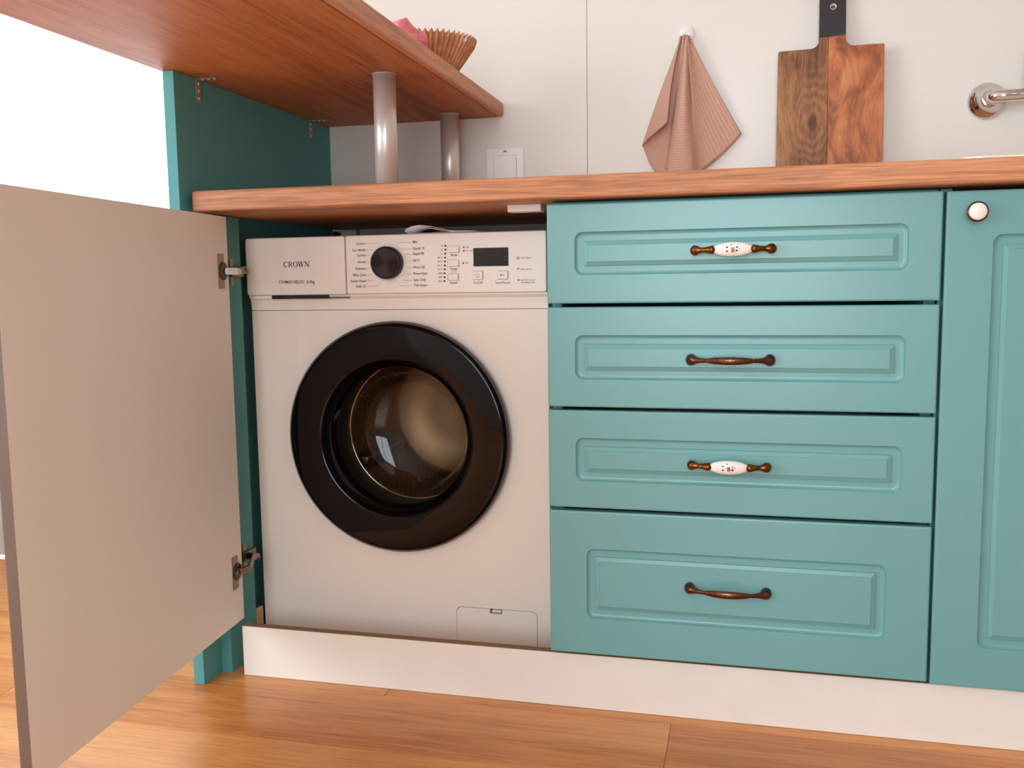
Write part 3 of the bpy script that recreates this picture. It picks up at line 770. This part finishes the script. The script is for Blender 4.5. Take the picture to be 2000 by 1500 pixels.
# booklet lying on the machine: folded sheets that spring open
bk = MB()
def sheet_strip(mb, prof, y0, y1):
    b = len(mb.v); n = len(prof)
    for x, z in prof: mb.v += [(x, y0, z), (x, y1, z)]
    for i in range(n-1): mb.face((b+2*i, b+2*i+1, b+2*i+3, b+2*i+2), 0, True)
zt = .8296
low = [(.500, zt), (.46, zt+.0002), (.42, zt+.0002), (.385, zt+.0004), (.368, zt+.0012), (.3625, zt+.004)]
up = [(.3625, zt+.004), (.366, zt+.0085), (.376, zt+.0125), (.392, zt+.0145), (.410, zt+.0125), (.428, zt+.0075), (.445, zt+.0035), (.465, zt+.0022), (.500, zt+.0016)]
sheet_strip(bk, low, .150, .285); sheet_strip(bk, up, .150, .285)
up2 = [(.366, zt+.004), (.370, zt+.0075), (.379, zt+.0105), (.392, zt+.0118), (.408, zt+.0098), (.425, zt+.0055), (.445, zt+.0022), (.49, zt+.001)]
sheet_strip(bk, up2, .152, .283)
bo = obj('booklet', bk, PAPER, fixn=False, label='thin folded paper booklet lying on top of the washing machine', cat='booklet')
so = bo.modifiers.new('thickness', 'SOLIDIFY'); so.thickness = .0005

# white box and hose for a pale spot behind the machine and a small timber block by the plinth
wv = thing('white_wall_box', (.07, .585, .855), 'small white plastic box on the wall behind the washing machine', 'valve')
obj('box_body', MB().box(.0415, .082, .571, .590, .835, .8665), PLUG, wv, bevel=.004)
obj('hose', MB().tube([(.032, .576, .860), (.030, .571, .845), (.030, .576, .80), (.030, .58, .70)], .009, 12), DARKR, wv)
blk = obj('timber_block', MB().box(.0300, .0385, .1215, .1470, .0005, .0905), mat('pale_timber', (204, 160, 122), rough=.7, var=.12, vscale=40), bevel=.003, label='short pale timber block behind the left end of the plinth', cat='block')

# angle brackets under the bar top
def bracket(y, label):
    t = thing('angle_bracket', (.0165, y, 1.07), label, 'bracket', 'angle brackets under the bar top')
    b = MB(); b.box(.0152, .0172, y-.0075, y+.0075, 1.068, 1.1092); b.box(.0172, .0560, y-.0075, y+.0075, 1.1074, 1.1094)
    obj('angle_plate', b, NICKEL if False else GREYP, t, bevel=.0008)
    for z in (1.075, 1.088, 1.101): obj('screw', MB().lathe([(.0032, 0), (.0028, .0012), (.0004, .0016)], (.0172, y, z), 'X', 10, cap1=True), STEEL, t)
    for x in (.026, .038, .050): obj('screw', MB().lathe([(.0032, 0), (.0028, -.0012), (.0004, -.0016)], (x, y, 1.1074), 'Z', 10, cap1=True), STEEL, t)
bracket(.036, 'small angle bracket near the front edge of the tall panel')
bracket(.486, 'small angle bracket in the dark corner near the wall')

# ================================================================== ON THE WALL
# light switch
sw = thing('light_switch', (.447, .588, .953), 'white square rocker switch on the wall above the worktop', 'switch')
obj('switch_frame', MB().plate(rr(.4045, .4905, .9535, 1.0395, .004), .5835, .5908, holes=[rr(.4208, .4742, .9695, 1.0240, .0012)]), PLUG, sw, bevel=.0012)
rk = MB()
rk.loft([rr(.4214, .4736, .9701, 1.0234, .001, .590), rr(.4214, .4736, .9701, 1.0234, .001, .5815), rr(.4220, .4730, .9707, 1.0228, .001, .5808)])
obj('rocker', rk, PLUG, sw)
sy = MB(); 
for s in (-1, 1): sy.tube([(.4475, .5832, 1.0345), (.4475+s*.0036, .5832, 1.0312)], .0009, 6)
obj('arrow_symbol', sy, INKD, sw)

# towel hook and towel
hk = thing('wall_hook', (.852, .585, 1.262), 'small white round hook the pink towel hangs from', 'hook')
obj('hook_plate', MB().lathe([(.0165, -.0002), (.0165, -.004), (.0150, -.006), (.0004, -.0066)], (.8530, .591, 1.2620), 'Y', 28), PLUG, hk)
obj('hook_peg', MB().tube([(.851, .585, 1.250), (.850, .574, 1.249), (.849, .566, 1.252), (.849, .563, 1.258)], [.0045, .0042, .004, .0035], 10), PLUG, hk)
tw = MB()
# lower hem from the right corner over the folds to the free flap at the left: (x, y, z, tightness)
hem = [(.9695, .580, 1.0450), (.944, .577, 1.018), (.915, .572, .992), (.889, .568, .972), (.8785, .560, .962), (.868, .541, .955), (.850, .533, .952), (.828, .536, .952), (.8155, .546, .956),
       (.812, .560, .965), (.805, .570, .962), (.7905, .573, .970), (.775, .572, .992), (.7640, .566, 1.022), (.7625, .556, 1.028), (.776, .546, 1.040), (.798, .541, 1.056), (.8160, .540, 1.0705)]
top_pts = []
n = len(hem)
def spl(P, t):
    t = t*(len(P)-1); i = min(int(t), len(P)-2); f = t-i
    p0, p1, p2, p3 = (Vector(P[max(i-1, 0)]), Vector(P[i]), Vector(P[i+1]), Vector(P[min(i+2, len(P)-1)]))
    return .5*((2*p1)+(p2-p0)*f+(2*p0-5*p1+4*p2-p3)*f*f+(3*p1-p0-3*p2+p3)*f**3)
NU, NV = 90, 40
uvs = []
for j in range(NV+1):
    v = j/NV
    for i in range(NU+1):
        u = i/NU; h = spl(hem, u)
        tx = .8500+(.5-u)*.018; ty = .5625+.004*math.sin(u*18); tz = 1.2535-.006*abs(u-.5)
        e = v**1.06
        x = tx+(h.x-tx)*e; z = tz+(h.z-tz)*v
        fold = math.sin(math.pi*min(1, v*1.15))
        yb = ty+(h.y-ty)*(v**.8)
        # long soft folds falling from the hook
        yb += -.013*fold*math.exp(-((u-.36)/.07)**2) + .018*fold*(1-v)*math.exp(-((u-.27)/.035)**2) - .010*fold*math.exp(-((u-.19)/.06)**2)*(1-.6*v)
        # left flap bulges out
        if u > .72: x += -.004*math.sin(math.pi*v)
        yb = min(yb, .5865)
        tw.v.append((x, yb, z)); uvs.append((u*.42*(.25+.75*v), v*.31))
for j in range(NV):
    for i in range(NU):
        a = j*(NU+1)+i; tw.face((a, a+1, a+NU+2, a+NU+1), 0, True)
tw.uv = uvs
to = obj('hand_towel', tw, TOWEL, fixn=False, label='pink waffle hand towel hanging folded from a white hook', cat='towel')
so = to.modifiers.new('thickness', 'SOLIDIFY'); so.thickness = .003; so.offset = 0

# cutting board leaning on the wall
cbd = thing('cutting_board', (1.1435, .55, .905), 'wooden cutting board with black handle leaning against the wall', 'cutting board')
bz0, bz1 = .9052, 1.2050; xm = 1.1405; xl, xr_ = 1.0405, 1.2480
hl, hr = 1.1222, 1.1738
def fil(cx, cz, r, a0, a1, n=8): return [(cx+r*math.cos(math.radians(a0+(a1-a0)*i/n)), cz+r*math.sin(math.radians(a0+(a1-a0)*i/n))) for i in range(n+1)]
tilt = math.atan2(.03, .36)
def BT(p):
    z = p.z-bz0
    return Vector((p.x, .535+p.y*math.cos(tilt)+z*math.sin(tilt), bz0+.0012+z*math.cos(tilt)-p.y*math.sin(tilt)))
left = [(xl-.001, bz0), (xm, bz0), (xm, 1.2275), (hl, 1.2275)] + [(hl+.0005, 1.222)] + fil(hl-.017, 1.2225, .017, 0, -90)[1:] + [(xl+.004, 1.2045), (xl+.0010, 1.2030)]
right = [(xm+.0001, bz0), (xr_+.001, bz0), (xr_, 1.2050), (1.2465, 1.2068)] + fil(hr+.017, 1.2235, .017, -90, -180) + [(hr, 1.2275), (xm+.0001, 1.2275)]
obj('board_half', MB().plate(left, 0, .018).xf(BT), BOARD_A, cbd, bevel=.0012)
obj('board_half', MB().plate(right, 0, .018).xf(BT), BOARD_B, cbd, bevel=.0012)
ho = [(hl, 1.2277), (hr, 1.2277), (hr-.0005, 1.300), (hr, 1.345)] + fil((hl+hr)/2, 1.345, (hr-hl)/2, 0, 180, 12)[1:]
obj('handle', MB().plate(ho, .0003, .0177, holes=[circ(1.1485, 1.2880, .0062, 20)]).xf(BT), BLACKW, cbd, bevel=.002)
obj('hole_bush', MB().lathe([(.0062, .001), (.0050, .001), (.0050, .0172), (.0062, .0172)], (1.1485, 0, 1.2880), 'Y', 24).xf(BT), STEEL, cbd)

# wall-mounted tap
tp = thing('wall_tap', (1.448, .59, 1.085), 'chrome wall tap with round flange at the right edge', 'tap')
obj('flange', MB().lathe([(.0355, -.0003), (.0360, -.004), (.0345, -.0075), (.030, -.0115), (.024, -.019), (.0175, -.0285), (.0155, -.034)], (1.4475, .591, 1.0855), 'Y', 48, cap1=True), CHROME, tp)
obj('connector', MB().tube([(1.4475, .560, 1.0855), (1.4475, .548, 1.0855), (1.4490, .538, 1.0852), (1.4555, .532, 1.0850), (1.468, .5305, 1.0848), (1.56, .5305, 1.0848)],
    [.0125, .0125, .0122, .0118, .0114, .0114], 24, up=(0, 0, 1)), CHROME, tp)
obj('connector_nut', MB().lathe([(.0150, -.003), (.0158, -.001), (.0158, .008), (.0150, .010)], (1.4475, .548, 1.0855), 'Y', 6, smooth=False, cap0=True, cap1=True), CHROME, tp, bevel=.001)
obj('mixer_body', MB().lathe([(.016, 0), (.021, .004), (.0215, .02), (.0215, .085), (.019, .10), (.010, .105)], (1.5265, .5305, 1.075), 'Z', 28, cap0=True, cap1=True), CHROME, tp)
obj('spout', MB().tube([(1.5265, .5305, 1.09), (1.5265, .47, 1.095), (1.5265, .38, 1.12), (1.5265, .31, 1.125), (1.5265, .295, 1.105)], .0105, 16), CHROME, tp)

# sink let into the worktop at the right
sn = MB()
sn.loft([rr(1.287, 1.79, .022, .50, .03, None) and [(x, y, .9049) for x, y in rr(1.287, 1.79, .022, .50, .03)],
         [(x, y, .9112) for x, y in rr(1.2875, 1.7895, .0225, .4995, .03)], [(x, y, .9124) for x, y in rr(1.290, 1.787, .025, .497, .03)],
         [(x, y, .9124) for x, y in rr(1.312, 1.765, .047, .475, .03)], [(x, y, .9060) for x, y in rr(1.318, 1.759, .053, .469, .03)]], cap0=True, cap1=True)
obj('kitchen_sink', sn, PORC, label='white sink rim let into the worktop at the right edge', cat='sink')

# ================================================================== ON THE BAR TOP
bc = (.372, .275, 1.1428)
def bowl_r(k, f, t):   # pleated wall: f angle step, t height 0..1
    pleat = .0045*(1 if k % 2 else -1)*(.35+.65*t)
    return .052+.042*t**.8+pleat
NP = 104
bw = MB(); loops = []
prof = [(0, 0), (.12, .007), (.35, .022), (.6, .037), (.85, .050), (1., .058)]
for t, h in prof:
    l = []
    for k in range(NP):
        a = 2*math.pi*k/NP; r = bowl_r(k, a, t); hh = h + (.006 if (k % 2 and t == 1.) else 0)
        l.append((bc[0]+r*math.cos(a), bc[1]+r*math.sin(a), bc[2]+hh))
    loops.append(l)
inner = []
for t, h in prof[::-1][:-1]:
    inner.append([(bc[0]+(bowl_r(k, 0, t)-.004)*math.cos(2*math.pi*k/NP), bc[1]+(bowl_r(k, 0, t)-.004)*math.sin(2*math.pi*k/NP), bc[2]+h+.001+(.005 if (k % 2 and t == 1.) else 0)) for k in range(NP)])
bw.loft(loops+inner, True, True)
obj('pleated_bowl', bw, AMBER, label='brown pleated bowl with a toothed rim at the edge of the bar top', cat='bowl')
# crumpled pink tissue
pk = bmesh.new(); bmesh.ops.create_icosphere(pk, subdivisions=3, radius=1.0)
random.seed(11)
from mathutils import noise
for v in pk.verts:
    d = 1+.38*noise.noise(v.co*1.9+Vector((3, 1, 7)))+.16*noise.noise(v.co*4.3)
    v.co = Vector((v.co.x*.042*d, v.co.y*.056*d, max(-.018, v.co.z*.032*d)))
pm_ = MB(); pm_.v = [(v.co.x+.385, v.co.y+.098, v.co.z+1.1428+.0181) for v in pk.verts]
for f in pk.faces: pm_.face([v.index for v in f.verts], 0, False)
pk.free()
obj('crumpled_tissue', pm_, PINK, label='crumpled pink tissue on the bar top beside the pleated bowl', cat='tissue')
